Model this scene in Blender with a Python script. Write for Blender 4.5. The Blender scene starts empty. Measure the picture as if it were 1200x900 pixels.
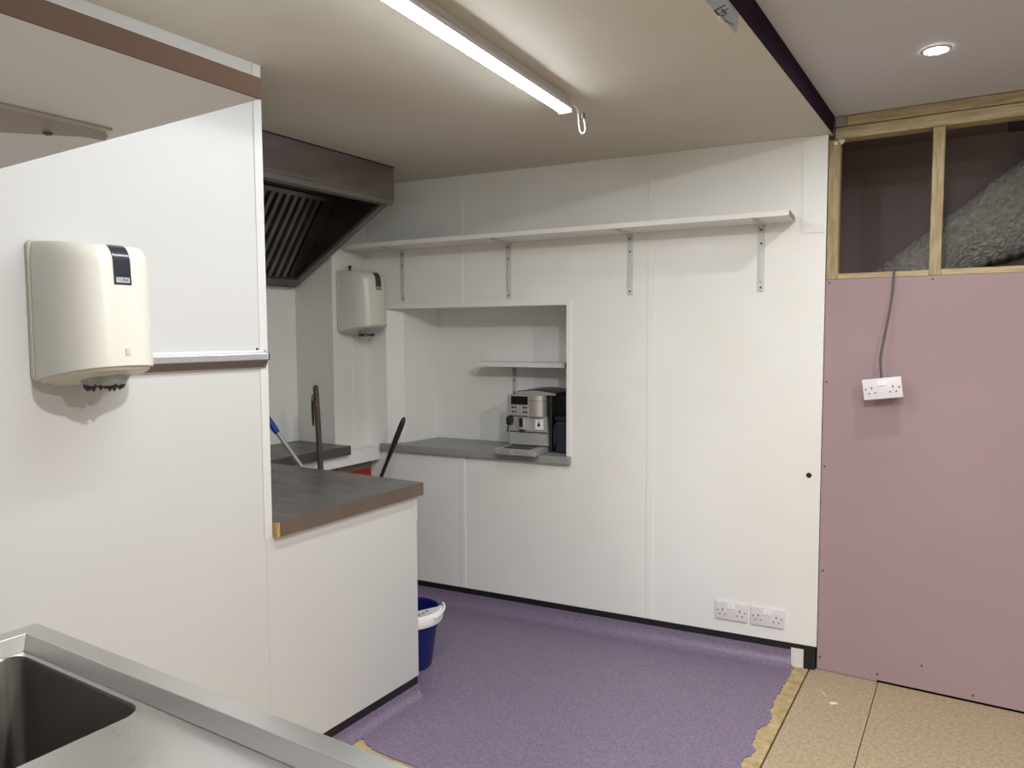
import bpy, bmesh, math, random
from mathutils import Matrix, Vector, noise
random.seed(4)
COL = bpy.context.scene.collection
PI = math.pi

# ------------------------------------------------------------------ helpers
ANG = 0.09455                       # the serving-hatch wall is turned about 5 degrees
WALL = Matrix(((math.cos(ANG), -math.sin(ANG), 0, -math.sin(ANG)*3.499),
               (math.sin(ANG),  math.cos(ANG), 0,  math.cos(ANG)*3.499),
               (0, 0, 1, 0), (0, 0, 0, 1)))     # (s along wall, n into wall, z) -> world
ID = Matrix.Identity(4)
ROOTM = {}

class MB:
    """collects shapes for ONE mesh object; coordinates are given in `frame`"""
    def __init__(self, frame=ID):
        self.bm = bmesh.new(); self.frame = frame
    def _xf(self, vs, M):
        if M is not None:
            for v in vs: v.co = M @ v.co
    def box(self, x0, x1, y0, y1, z0, z1, bevel=0.0, seg=2, M=None):
        r = bmesh.ops.create_cube(self.bm, size=1.0)
        vs = r['verts']
        for v in vs:
            v.co = Vector(((x0+x1)/2 + v.co.x*(x1-x0), (y0+y1)/2 + v.co.y*(y1-y0), (z0+z1)/2 + v.co.z*(z1-z0)))
        if bevel > 0:
            es = list({e for v in vs for e in v.link_edges})
            rb = bmesh.ops.bevel(self.bm, geom=es, offset=bevel, segments=seg, profile=0.5, affect='EDGES')
            vs = list({v for f in rb['faces'] for v in f.verts} | {v for v in vs if v.is_valid})
        self._xf(vs, M); return self
    def poly(self, pts, ext, M=None):
        """closed polygon of 3D points, extruded by vector ext"""
        n = len(pts); ext = Vector(ext)
        a = [self.bm.verts.new(Vector(p)) for p in pts]
        b = [self.bm.verts.new(Vector(p)+ext) for p in pts]
        f1 = self.bm.faces.new(a[::-1]); f2 = self.bm.faces.new(b)
        for i in range(n):
            self.bm.faces.new((a[i], a[(i+1) % n], b[(i+1) % n], b[i]))
        f1.normal_update(); f2.normal_update()
        bmesh.ops.triangulate(self.bm, faces=[f for f in (f1, f2) if len(f.verts) > 4])
        self._xf(a+b, M); return self
    def tube(self, pts, r, n=10, cap=True):
        pts = [Vector(p) for p in pts]; rings = []
        rs = r if isinstance(r, (list, tuple)) else [r]*len(pts)
        up = None
        for i, p in enumerate(pts):
            d = (pts[min(i+1, len(pts)-1)] - pts[max(i-1, 0)]).normalized()
            if up is None:
                up = d.orthogonal().normalized()
            up = (up - d*up.dot(d)).normalized(); w = d.cross(up)
            rings.append([self.bm.verts.new(p + (up*math.cos(2*PI*k/n) + w*math.sin(2*PI*k/n))*rs[i]) for k in range(n)])
        for A, B in zip(rings, rings[1:]):
            for k in range(n):
                self.bm.faces.new((A[k], A[(k+1) % n], B[(k+1) % n], B[k]))
        if cap:
            self.bm.faces.new(rings[0][::-1]); self.bm.faces.new(rings[-1])
        return self
    def lathe(self, prof, c=(0, 0, 0), n=32, M=None, a0=0.0, a1=2*PI):
        full = abs(a1-a0-2*PI) < 1e-6; m = n if full else n+1
        rings = []
        for (r, z) in prof:
            rings.append([self.bm.verts.new((c[0]+r*math.cos(a0+(a1-a0)*k/n), c[1]+r*math.sin(a0+(a1-a0)*k/n), c[2]+z)) for k in range(m)])
        for A, B in zip(rings, rings[1:]):
            for k in range(n):
                self.bm.faces.new((A[k], A[(k+1) % m], B[(k+1) % m], B[k]))
        if full:
            if prof[0][0] > 1e-6 : self.bm.faces.new(rings[0][::-1])
            if prof[-1][0] > 1e-6: self.bm.faces.new(rings[-1])
        self._xf([v for R in rings for v in R], M); return self
    def loft(self, rings, cap0=True, cap1=True, closed=True):
        R = [[self.bm.verts.new(Vector(p)) for p in r] for r in rings]
        n = len(R[0]); k1 = n if closed else n-1
        for A, B in zip(R, R[1:]):
            for k in range(k1):
                self.bm.faces.new((A[k], A[(k+1) % n], B[(k+1) % n], B[k]))
        if cap0: self.bm.faces.new(R[0][::-1])
        if cap1: self.bm.faces.new(R[-1])
        return self
    def build(self, name, mat, parent=None, smooth=False, label=None, stuff=False):
        bmesh.ops.remove_doubles(self.bm, verts=self.bm.verts, dist=1e-6)
        bmesh.ops.recalc_face_normals(self.bm, faces=self.bm.faces)
        root = parent
        while root is not None and root.parent is not None: root = root.parent
        inv = ROOTM[root.name].inverted() if root is not None else ID
        self.bm.transform(inv @ self.frame)
        me = bpy.data.meshes.new(name); self.bm.to_mesh(me); self.bm.free()
        if smooth:
            for p in me.polygons: p.use_smooth = True
            try: me.set_sharp_from_angle(angle=math.radians(35))
            except Exception: pass
        me.materials.append(mat)
        o = bpy.data.objects.new(name, me); COL.objects.link(o)
        if parent is not None: o.parent = parent
        else: ROOTM[o.name] = ID
        if label: o['label'] = label
        if stuff: o['kind'] = 'stuff'
        return o

def thing(name, label, cat, frame=ID, loc=(0, 0, 0), group=None):
    o = bpy.data.objects.new(name, None); COL.objects.link(o)
    M = frame @ Matrix.Translation(loc)
    o.empty_display_size = 0.05
    o.location = M.to_translation(); o.rotation_euler = M.to_euler()
    ROOTM[o.name] = M
    o['label'] = label; o['category'] = cat
    if group: o['group'] = group
    return o
def tag(o, label, cat, group=None):
    o['label'] = label; o['category'] = cat
    if group: o['group'] = group
    return o
def struct(o):
    o['kind'] = 'structure'; return o
def copy_tree(o, parent=None):
    c = o.copy(); COL.objects.link(c)
    if parent is not None: c.parent = parent
    for ch in list(o.children): copy_tree(ch, c)
    return c

# ------------------------------------------------------------------ materials
def mat(name, rgb, rough=0.5, metal=0.0, var=0.0, vscale=4.0, bump=0.0, bscale=60.0, rgb2=None, stretch=None, spec=0.5, detail=4.0, ramp=(0.35, 0.65), rvar=0.0):
    m = bpy.data.materials.new(name); m.use_nodes = True
    nt = m.node_tree; N = nt.nodes; L = nt.links; b = N['Principled BSDF']
    b.inputs['Roughness'].default_value = rough; b.inputs['Metallic'].default_value = metal
    b.inputs['Specular IOR Level'].default_value = spec
    b.inputs['Base Color'].default_value = (*rgb, 1)
    co = N.new('ShaderNodeTexCoord'); mp = N.new('ShaderNodeMapping')
    L.new(co.outputs['Object'], mp.inputs['Vector'])
    if stretch: mp.inputs['Scale'].default_value = stretch
    if var > 0 or rgb2 is not None:
        nz = N.new('ShaderNodeTexNoise'); nz.inputs['Scale'].default_value = vscale; nz.inputs['Detail'].default_value = detail
        L.new(mp.outputs['Vector'], nz.inputs['Vector'])
        cr = N.new('ShaderNodeValToRGB')
        c2 = rgb2 if rgb2 is not None else tuple(c*(1-var) for c in rgb)
        cr.color_ramp.elements[0].position = ramp[0]; cr.color_ramp.elements[1].position = ramp[1]
        cr.color_ramp.elements[0].color = (*c2, 1); cr.color_ramp.elements[1].color = (*rgb, 1)
        L.new(nz.outputs['Fac'], cr.inputs['Fac']); L.new(cr.outputs['Color'], b.inputs['Base Color'])
    if rvar > 0:
        n3 = N.new('ShaderNodeTexNoise'); n3.inputs['Scale'].default_value = vscale*1.7; n3.inputs['Detail'].default_value = 5
        L.new(mp.outputs['Vector'], n3.inputs['Vector'])
        mr = N.new('ShaderNodeMapRange'); mr.inputs['To Min'].default_value = max(0.05, rough-rvar); mr.inputs['To Max'].default_value = rough+rvar
        mr.inputs['From Min'].default_value = 0.3; mr.inputs['From Max'].default_value = 0.7
        L.new(n3.outputs['Fac'], mr.inputs['Value']); L.new(mr.outputs['Result'], b.inputs['Roughness'])
    if bump > 0:
        n2 = N.new('ShaderNodeTexNoise'); n2.inputs['Scale'].default_value = bscale; n2.inputs['Detail'].default_value = 3
        L.new(mp.outputs['Vector'], n2.inputs['Vector'])
        bp = N.new('ShaderNodeBump'); bp.inputs['Strength'].default_value = bump; bp.inputs['Distance'].default_value = 0.004
        L.new(n2.outputs['Fac'], bp.inputs['Height']); L.new(bp.outputs['Normal'], b.inputs['Normal'])
    return m
def emis(name, rgb, s):
    m = bpy.data.materials.new(name); m.use_nodes = True
    b = m.node_tree.nodes['Principled BSDF']
    b.inputs['Base Color'].default_value = (0.8, 0.8, 0.8, 1)
    b.inputs['Emission Color'].default_value = (*rgb, 1); b.inputs['Emission Strength'].default_value = s
    return m

TUBE_E, DOWN_E = 52.0, 400.0
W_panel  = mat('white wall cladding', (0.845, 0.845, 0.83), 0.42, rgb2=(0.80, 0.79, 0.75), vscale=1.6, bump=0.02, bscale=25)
W_panel_dim = mat('white wall cladding dimmed for the tube light', (0.565, 0.565, 0.56), 0.38, var=0.03, vscale=1.3)  # same white cladding as the back wall, colour darkened to offset the close tube
W_trim   = mat('white plastic trim', (0.83, 0.83, 0.81), 0.35)
W_edge   = mat('white corner angle', (0.62, 0.62, 0.61), 0.35)
W_old    = mat('aged white panel', (0.78, 0.77, 0.73), 0.5, var=0.10, vscale=2.5)
W_strip  = mat('fresh white strip', (0.84, 0.85, 0.845), 0.4)
CEIL_L   = mat('cream ceiling board', (0.60, 0.565, 0.49), 0.6, var=0.06, vscale=1.5, rgb2=(0.55, 0.51, 0.43))
CEIL_R   = mat('grey white ceiling paint', (0.60, 0.605, 0.64), 0.7, var=0.03, vscale=2)
PURPLE   = mat('dark purple paint', (0.022, 0.010, 0.026), 0.85, var=0.2, vscale=6, spec=0.1)
PINK     = mat('pink plasterboard', (0.375, 0.272, 0.288), 0.8, var=0.05, vscale=2.2, bump=0.02, bscale=200)
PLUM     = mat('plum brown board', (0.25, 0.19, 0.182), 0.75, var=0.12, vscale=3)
WOOD_LIFT     = mat('pale softwood', (0.52, 0.43, 0.26), 0.7, rgb2=(0.37, 0.29, 0.16), vscale=9, stretch=(1.2, 9, 9), bump=0.1, bscale=40)  # colour lightened against the uprights to make up for shade under the ceiling
WOODV    = mat('pale softwood upright', (0.42, 0.34, 0.20), 0.7, rgb2=(0.29, 0.22, 0.12), vscale=9, stretch=(9, 9, 1.2), bump=0.1, bscale=40)
GREYBLK  = mat('grey filler', (0.36, 0.36, 0.33), 0.8, var=0.2, vscale=20)
WHITEFOAM= mat('white foam filler', (0.75, 0.70, 0.62), 0.9)
FLUFF    = mat('grey fibre lagging', (0.37, 0.35, 0.32), 0.95, rgb2=(0.26, 0.245, 0.22), vscale=60, bump=0.6, bscale=130, ramp=(0.3, 0.6))
VINYL    = mat('purple safety vinyl', (0.235, 0.185, 0.275), 0.42, rgb2=(0.15, 0.118, 0.18), vscale=160, bump=0.08, bscale=220, ramp=(0.36, 0.6), detail=2)
PLY      = mat('glue stained plywood', (0.56, 0.43, 0.24), 0.75, rgb2=(0.36, 0.27, 0.13), vscale=22, ramp=(0.3, 0.7))
CHIP     = mat('chipboard flooring', (0.49, 0.40, 0.265), 0.65, rgb2=(0.33, 0.265, 0.17), vscale=70, detail=6, ramp=(0.3, 0.68))
SUBF     = mat('dark gap under boards', (0.03, 0.022, 0.015), 0.9)
BLACK    = mat('black plastic', (0.008, 0.008, 0.009), 0.5)
BLACKG   = mat('glossy black plastic', (0.006, 0.006, 0.008), 0.22)
WTOP     = mat('dark grey worktop laminate', (0.098, 0.092, 0.082), 0.33, var=0.25, vscale=3, stretch=(1, 3, 1), rvar=0.08)
WEDGE    = mat('brown grey worktop edging', (0.125, 0.092, 0.068), 0.45, var=0.15, vscale=8)
SILL     = mat('mid grey worktop laminate', (0.31, 0.31, 0.295), 0.4, var=0.12, vscale=5)
RAW      = mat('raw chipboard', (0.50, 0.34, 0.13), 0.85, rgb2=(0.30, 0.2, 0.08), vscale=120)
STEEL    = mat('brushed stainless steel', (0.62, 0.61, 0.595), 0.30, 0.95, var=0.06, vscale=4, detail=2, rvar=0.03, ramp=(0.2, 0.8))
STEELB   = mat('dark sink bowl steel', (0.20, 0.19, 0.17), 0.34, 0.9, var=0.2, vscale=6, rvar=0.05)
HOODM    = mat('dull hood steel', (0.24, 0.215, 0.21), 0.42, 0.6, rgb2=(0.17, 0.15, 0.145), vscale=3, stretch=(1, 1, 3))
HOODI    = mat('dark hood inside', (0.075, 0.064, 0.058), 0.4, 0.5, var=0.3, vscale=5)
BAFFLE   = mat('baffle filter steel', (0.24, 0.23, 0.215), 0.38, 0.85, var=0.2, vscale=8)
ALU      = mat('aluminium', (0.66, 0.68, 0.71), 0.32, 0.7)
BRKT     = mat('grey painted bracket', (0.60, 0.60, 0.59), 0.42, 0.1)
BRKTD    = mat('taupe painted bracket', (0.36, 0.33, 0.30), 0.5)
SCREW    = mat('screw head', (0.07, 0.06, 0.055), 0.5, 0.5)
SHELFW   = mat('white melamine', (0.78, 0.77, 0.735), 0.45, var=0.04, vscale=3)
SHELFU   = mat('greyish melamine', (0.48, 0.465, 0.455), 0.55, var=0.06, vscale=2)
BROWNE   = mat('brown shelf edging', (0.06, 0.038, 0.026), 0.9, var=0.1, vscale=4, spec=0.1)
CREAM    = mat('cream dispenser plastic', (0.66, 0.645, 0.58), 0.3, var=0.03, vscale=3)
CREAM2   = mat('cream dispenser rim', (0.60, 0.57, 0.48), 0.4)
SMOKE    = mat('smoky grey plastic', (0.03, 0.033, 0.045), 0.18)
NOZZ     = mat('grey translucent nozzle', (0.25, 0.26, 0.255), 0.25)
LOGO     = mat('silver logo', (0.55, 0.55, 0.56), 0.4)
SOCK     = mat('white socket plastic', (0.72, 0.69, 0.72), 0.35)
CABLE    = mat('grey cable', (0.10, 0.095, 0.095), 0.5)
BLUE     = mat('dark blue plastic', (0.004, 0.010, 0.125), 0.38)
BLUEG    = mat('blue handle grip', (0.012, 0.05, 0.33), 0.4)
WHITEP   = mat('white bucket plastic', (0.82, 0.82, 0.81), 0.4)
BROOMW   = mat('dark wood handle', (0.105, 0.073, 0.045), 0.55, rgb2=(0.06, 0.04, 0.025), vscale=12, stretch=(6, 6, 1))
RED      = mat('red plastic', (0.32, 0.012, 0.015), 0.45)
BROWNW   = mat('brown bare wall', (0.26, 0.19, 0.14), 0.85, var=0.2, vscale=7)
MACH     = mat('coffee machine steel', (0.50, 0.495, 0.48), 0.36, 0.4, var=0.1, vscale=10)
MACHL    = mat('coffee machine bright steel', (0.62, 0.60, 0.57), 0.3, 0.7)
MACHB    = mat('coffee machine black', (0.012, 0.012, 0.013), 0.35)
NAVY     = mat('navy plastic', (0.022, 0.022, 0.045), 0.4)
STICK    = mat('white sticker', (0.75, 0.77, 0.77), 0.5)
FOIL     = mat('grey metal plate', (0.33, 0.36, 0.39), 0.45, 0.4, var=0.15, vscale=12)
INK      = mat('dark green ink', (0.02, 0.045, 0.04), 0.6)
CORD     = mat('white cord', (0.85, 0.84, 0.80), 0.5)
HOUSE    = mat('batten housing', (0.62, 0.61, 0.62), 0.4)
TUBE_M   = emis('lit diffuser', (0.93, 0.985, 1.02), TUBE_E)
DOWN_M   = emis('lit downlight lens', (1.0, 0.98, 0.94), DOWN_E)

# ------------------------------------------------------------------ the setting
ZL, ZR = 2.34, 2.413
X0 = -1.93          # face of the partition that carries the first towel dispenser
Y0 = 3.4765         # face of the pink plasterboard
X2, X1, YR = -3.275, -2.985, 2.96

struct(MB().box(-3.5, 2.6, -2.5, 4.3, -0.10, -0.02).build('floor', SUBF))
# plywood strip with old glue + chipboard boards
struct(MB().box(-3.3, -0.592, 0.0, 3.56, -0.02, -0.001).build('floor_plywood', PLY))
struct(MB().box(-0.585, -0.3145, -2.4, 3.478, -0.02, 0.0, 0.0012, 1).build('floor_board', CHIP))
struct(MB().box(-0.3115, 0.75, -2.4, 3.478, -0.02, 0.0, 0.0012, 1).build('floor_board', CHIP))
struct(MB().box(0.753, 2.6, -2.4, 3.478, -0.02, 0.0, 0.0012, 1).build('floor_board', CHIP))

# vinyl sheet with torn edges
torn = [(-0.652, 3.43), (-0.653, 3.408), (-0.648, 3.333), (-0.650, 3.25), (-0.653, 3.14), (-0.656, 3.045), (-0.650, 2.98), (-0.632, 2.93), (-0.634, 2.88),
        (-0.662, 2.80), (-0.658, 2.75), (-0.646, 2.69), (-0.629, 2.65), (-0.634, 2.62), (-0.652, 2.59), (-0.645, 2.53), (-0.652, 2.42), (-0.64, 2.3), (-0.66, 2.1), (-0.65, 1.85)]
edge2 = [(-0.9, 1.83), (-1.3, 1.90), (-1.617, 1.947), (-1.70, 1.943), (-1.797, 1.95), (-1.85, 1.962), (-1.868, 1.972), (-1.885, 1.985), (-1.925, 1.955)]
def jag(pts, amp, step=0.012):
    out = []
    for a, b in zip(pts, pts[1:]):
        d = math.dist(a, b); k = max(1, int(d/step))
        for i in range(k):
            t = i/k
            x, y = a[0]+(b[0]-a[0])*t, a[1]+(b[1]-a[1])*t
            nx, ny = (b[1]-a[1])/d, -(b[0]-a[0])/d
            q = amp*noise.noise(Vector((x*45, y*45, 3))) + 0.5*amp*noise.noise(Vector((x*140, y*140, 7)))
            out.append((x+nx*q, y+ny*q))
    return out + [pts[-1]]
outl = jag(torn, 0.012) + jag(edge2, 0.008)[0:] + [(-1.95, 2.40), (-2.96, 2.40), (-2.96, 3.20)]
wl = WALL.inverted()
p_end = WALL @ Vector((-0.335, -0.004, 0)); p_beg = WALL @ Vector((-2.6, -0.004, 0))
outl = outl + [(p_beg.x, p_beg.y), (p_end.x, p_end.y)]
struct(MB().poly([(x, y, 0.0) for x, y in outl], (0, 0, 0.0035)).build('floor_vinyl', VINYL))
# coved edge of the vinyl on the hatch wall, the counter side
def cove_profile(h, r, t=0.003):
    o = [(0.0, h)] + [(r - r*math.cos(a), 0.0035 + r - r*math.sin(a)) for a in [PI/2*i/6 for i in range(7)]]
    i_ = [(x-0.002 if k < 2 else x, z-0.003) for k, (x, z) in enumerate(o)]
    return o
def cove(name, frame, a0, a1, h, r, axis):
    pr = cove_profile(h, r) + [(r, -0.0005), (-0.004, -0.0005), (-0.004, h)]
    mb = MB(frame)
    if axis == 's': mb.poly([(a0, -0.004-x, z) for x, z in pr], (a1-a0, 0, 0))
    else:           mb.poly([(x, a0, z) for x, z in pr], (0, a1-a0, 0))
    return struct(mb.build(name, VINYL, smooth=True))
cove('trim_1', WALL, -2.60, -0.337, 0.074, 0.055, 's')
F = Matrix.Translation((-1.9275, 0, 0))
cove('trim_2', F, 1.83, 2.36, 0.050, 0.032, 'y')

# --- hatch wall (with opening) in wall coordinates
OS0, OS1, OZ0, OZ1 = -2.536, -1.427, 0.8775, 1.648
WT = 0.075
mb = MB(WALL)
mb.box(-2.95, OS0, 0, WT, 0.105, ZL); mb.box(OS1, -0.232, 0, WT, 0.105, ZL)
mb.box(OS0, OS1, 0, WT, OZ1, ZL); mb.box(OS0, OS1, 0, WT, 0.105, 0.8375)
struct(mb.build('wall_back', W_panel))
struct(MB(WALL).box(-2.95, -0.338, -0.001, WT, 0.0, 0.1045).box(-0.338, -0.284, -0.001, WT, 0.085, 0.1045).build('baseboard_back', BLACK))
struct(MB(WALL).box(-0.3375, -0.2845, -0.001, 0.07, -0.001, 0.0848).build('trim_3', W_old))
struct(MB(WALL).box(-0.284, -0.236, -0.004, 0.07, -0.001, 0.104).build('trim_4', BLACK))
# niche behind the opening : splayed left cheek, back, right cheek, soffit
mb = MB(WALL)
mb.poly([(-2.536, WT*0.02, OZ0-0.04), (-2.459, 0.066, OZ0-0.04), (-2.485, 0.09, OZ0-0.04), (-2.60, 0.09, OZ0-0.04), (-2.60, 0.002, OZ0-0.04)], (0, 0, OZ1-OZ0+0.06))
struct(mb.build('wall_niche', W_panel))
mb = MB(WALL)
mb.poly([(-2.459, 0.066, OZ0-0.04), (-2.408, 0.345, OZ0-0.04), (-2.44, 0.37, OZ0-0.04), (-2.50, 0.08, OZ0-0.04)], (0, 0, OZ1-OZ0+0.06))
struct(mb.build('wall_niche', W_panel))
mb = MB(WALL)
mb.box(-2.44, -1.38, 0.342, 0.37, OZ0-0.04, OZ1+0.02)
mb.box(OS1+0.002, -1.38, WT, 0.342, OZ0-0.04, OZ1+0.02)
struct(mb.build('wall_niche', W_panel))
struct(MB(WALL).box(-2.6, -1.38, WT, 0.37, OZ1+0.001, OZ1+0.02).build('ceiling_niche', W_panel))
# raised trims round the opening and the panel joint strips
struct(MB(WALL).box(OS1-0.002, OS1+0.022, -0.005, 0.06, OZ0, OZ1+0.02, 0.001, 1).build('trim_5', W_trim))
struct(MB(WALL).box(OS0-0.001, OS1-0.0025, -0.004, 0.06, OZ1-0.004, OZ1+0.018, 0.001, 1).build('trim_6', W_trim))
k = 7
for s, z0, z1, w in ((-2.043, OZ1+0.02, 2.338, 0.032), (-2.040, 0.106, 0.836, 0.032), (-0.995, 0.106, 2.338, 0.034)):
    struct(MB(WALL).box(s-w/2, s+w/2, -0.003, 0.001, z0, z1, 0.001, 1).build('trim_%d' % k, W_panel)); k += 1
struct(MB(WALL).box(-0.330, -0.2335, -0.003, 0.001, 1.93, 2.338).build('trim_%d' % k, W_strip)); k += 1

# round cable hole
mb = MB(WALL); mb.lathe([(0.0001, 0), (0.0115, 0), (0.0115, 0.006), (0.0001, 0.006)], n=20, M=Matrix.Translation((-0.279, -0.0012, 0.873)) @ Matrix.Rotation(-PI/2, 4, 'X'))
hole = mb.build('cable_hole', BLACK); tag(hole, 'small black round cable hole low in the white wall beside the pink board', 'hole')

# --- pier beside the hatch with the second dispenser, the cooking alcove walls
struct(MB().box(X2-0.06, X1, YR, 3.40, 0.0, ZL).build('wall_pier', W_old))
struct(MB().box(X1-0.022, X1+0.003, YR-0.003, YR+0.016, 0.86, ZL).build('trim_%d' % k, W_old)); k += 1
struct(MB().box(X1-0.001, X1+0.0018, 3.10, 3.106, 0.86, 1.51).build('trim_%d' % k, W_trim)); k += 1
struct(MB().box(X2-0.10, X2, 1.45, 3.1, 0.0, ZL).build('wall_left', W_panel))
struct(MB().box(X2, X0-0.07, 1.45, 1.53, 0.0, ZL).build('wall_alcove', W_panel))
struct(MB().box(X1, X1+0.012, YR, 3.235, 0.0, 0.782).build('wall_pier_base', BROWNW))
# white boxed ledge along the pier
mb = MB(); mb.box(X1-0.0, -2.90, 2.958, 3.2335, 0.783, 0.858, 0.002, 1); mb.box(X1-0.0, -2.90, 2.42, 2.958, 0.783, 0.848, 0.002, 1)
struct(mb.build('trim_%d' % k, W_panel)); k += 1

# --- partition with the first dispenser
struct(MB().box(X0-0.07, X0, 0.08, 1.621, 0.0, ZL).build('wall_partition', W_panel_dim))
struct(MB().box(X0-0.071, X0+0.003, 1.592, 1.6225, 0.842, ZL-0.001).build('trim_%d' % k, W_edge)); k += 1

# wall that carries the sink, off to the left of the camera, and the rest of the room
struct(MB().box(X0, -0.45, 0.0, 0.08, 0.0, ZL).build('wall_near', W_panel_dim))
struct(MB().box(-0.53, -0.45, -2.5, 0.0, 0.0, ZR).build('wall_side', W_panel_dim))
struct(MB().box(-0.53, 2.68, -2.58, -2.5, 0.0, ZR).build('wall_behind', W_panel_dim))
struct(MB().box(2.6, 2.68, -2.5, 4.3, 0.0, ZR).build('wall_far_side', W_panel_dim))

# --- ceilings and the dark purple step between them
def e_lo(y): return -0.5575+(y-1.95)*0.00988
def e_hi(y): return -0.5465+(y-2.157)*0.0054
struct(MB().poly([(-3.4, 0.0, ZL), (e_lo(0.0), 0.0, ZL), (e_lo(3.6), 3.6, ZL), (-3.4, 3.6, ZL)], (0, 0, 0.15)).build('ceiling', CEIL_L))
struct(MB().box(-0.553, 2.68, -2.58, 3.558, ZR, ZR+0.08).build('ceiling_right', CEIL_R))
def fas(y): return [(e_lo(y)-0.002, y, ZL-0.001), (e_lo(y)+0.0005, y, ZL-0.001), (e_hi(y)+0.0005, y, ZR-0.0005), (e_lo(y)-0.002, y, ZR-0.0005)]
struct(MB().loft([fas(-2.4), fas(1.0), fas(3.466)]).build('trim_%d' % k, PURPLE)); k += 1

# --- pink plasterboard wall with bare stud work above
pink = struct(MB().box(-0.5605, -0.318, Y0, Y0+0.0125, 0.002, 1.727).box(-0.318, 2.6, Y0, Y0+0.0125, 0.009, 1.727).build('wall_right', PINK))
for sx, sz in ((-0.545, 1.713), (-0.158, 1.7135), (-0.548, 1.287), (-0.5475, 0.915), (-0.545, 0.45), (-0.547, 0.058), (-0.316, 0.034), (0.034, 0.03), (-0.151, 0.111), (0.5, 1.71), (0.5, 0.05)):
    mb = MB(); mb.lathe([(0.0001, 0), (0.0042, 0), (0.0042, 0.0015), (0.0001, 0.0015)], n=12, M=Matrix.Translation((sx, Y0+0.0004, sz)) @ Matrix.Rotation(PI/2, 4, 'X'))
    mb.build('screw', SCREW, pink)
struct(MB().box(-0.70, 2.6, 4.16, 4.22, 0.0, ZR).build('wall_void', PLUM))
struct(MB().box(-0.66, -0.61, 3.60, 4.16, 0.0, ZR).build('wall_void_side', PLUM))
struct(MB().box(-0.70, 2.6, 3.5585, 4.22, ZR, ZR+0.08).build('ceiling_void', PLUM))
def timber(name, x0, x1, y0, y1, z0, z1, m, label):
    o = MB().box(x0, x1, y0, y1, z0, z1, 0.002, 1).build(name, m); return tag(o, label, 'timber', 'bare timbers above the pink board')
st1 = timber('timber_stud', -0.5605, -0.5145, Y0+0.001, Y0+0.046, 1.7275, 2.3165, WOODV, 'pale upright timber stud against the white wall end, left of the opening')
st2 = timber('timber_stud', -0.1725, -0.1300, Y0+0.001, Y0+0.075, 1.7275, 2.3165, WOODV, 'pale upright timber stud standing alone in the middle of the dark opening')
timber('timber_noggin', -0.5140, -0.1730, Y0+0.001, Y0+0.075, 1.7275, 1.751, WOOD_LIFT, 'short flat timber on the pink board, under the cable, left of the middle stud')
timber('timber_noggin', -0.1295, 2.59, Y0+0.001, Y0+0.075, 1.7275, 1.753, WOOD_LIFT, 'long flat timber on the pink board, right of the middle stud')
timber('timber_plate', -0.536, 2.59, Y0+0.0005, Y0+0.08, 2.318, 2.3660, WOOD_LIFT, 'lower of the two long timbers across the top of the dark opening')
timber('timber_plate', -0.492, 2.59, Y0+0.0005, Y0+0.08, 2.3695, 2.4110, WOOD_LIFT, 'upper of the two long timbers, tight under the right ceiling')
o = MB().box(-0.538, -0.493, Y0+0.002, Y0+0.07, 2.3695, 2.4105, 0.001, 1).build('filler_block', GREYBLK)
tag(o, 'grey filler block at the end of the top timber, touching the purple step', 'filler')
mb = MB()
for i in range(9):
    c = Vector((-0.528+random.uniform(-0.012, 0.025), Y0-0.002+random.uniform(-0.002, 0.004), 2.305+random.uniform(-0.010, 0.008)))
    mb.lathe([(0.0001, -0.008), (0.006, -0.005), (0.0085, 0), (0.006, 0.005), (0.0001, 0.008)], c=c, n=10)
tag(mb.build('foam_blob', WHITEFOAM, smooth=True), 'small white foam blob on top of the left timber stud', 'foam')

# fluffy sloping lagging in the void
def lag():
    mb = MB(); NX, NT = 170, 110; g = {}
    def up(x): return 1.784+(x+0.457)*0.79
    def lo(x): return 1.60 if x < -0.18 else (1.60+(x+0.18)*1.7 if x < -0.08 else 1.77+(x+0.08)*0.30)
    for i in range(NX+1):
        x = -0.66+1.25*i/NX
        for j in range(NT+1):
            t = j/NT; u = up(x); l = min(lo(x), u-0.02)
            z = l+(u-l)*t
            p = Vector((x, z*1.0, 0))
            d = 0.009*noise.noise(p*38)+0.009*noise.noise(p*85+Vector((5, 1, 2)))+0.03*noise.noise(p*7)
            bulge = 0.10*math.sin(PI*min(1, max(0, t)))**0.5
            wob = 0.010*noise.noise(Vector((x*40, t*9, 4)))
            g[i, j] = mb.bm.verts.new((x, 4.06-bulge-d, z+wob))
    for i in range(NX):
        for j in range(NT):
            mb.bm.faces.new((g[i, j], g[i+1, j], g[i+1, j+1], g[i, j+1]))
    # back
    ring = [g[i, 0] for i in range(NX+1)]+[g[NX, j] for j in range(1, NT+1)]+[g[i, NT] for i in range(NX-1, -1, -1)]+[g[0, j] for j in range(NT-1, 0, -1)]
    back = [mb.bm.verts.new((v.co.x, 4.158, v.co.z)) for v in ring]
    n = len(ring)
    for q in range(n): mb.bm.faces.new((ring[q], ring[(q+1) % n], back[(q+1) % n], back[q]))
    return mb.build('pipe_lagging', FLUFF, smooth=False)
o = lag(); o.name = 'insulation'; tag(o, 'grey fluffy sloping insulation inside the dark opening above the pink board', 'insulation')
o = MB().box(0.085, 0.62, 3.62, 3.80, 2.33, 2.41, 0.004, 1).build('duct', BLACK)
tag(o, 'black duct end at the top right of the dark opening', 'duct')

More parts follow.
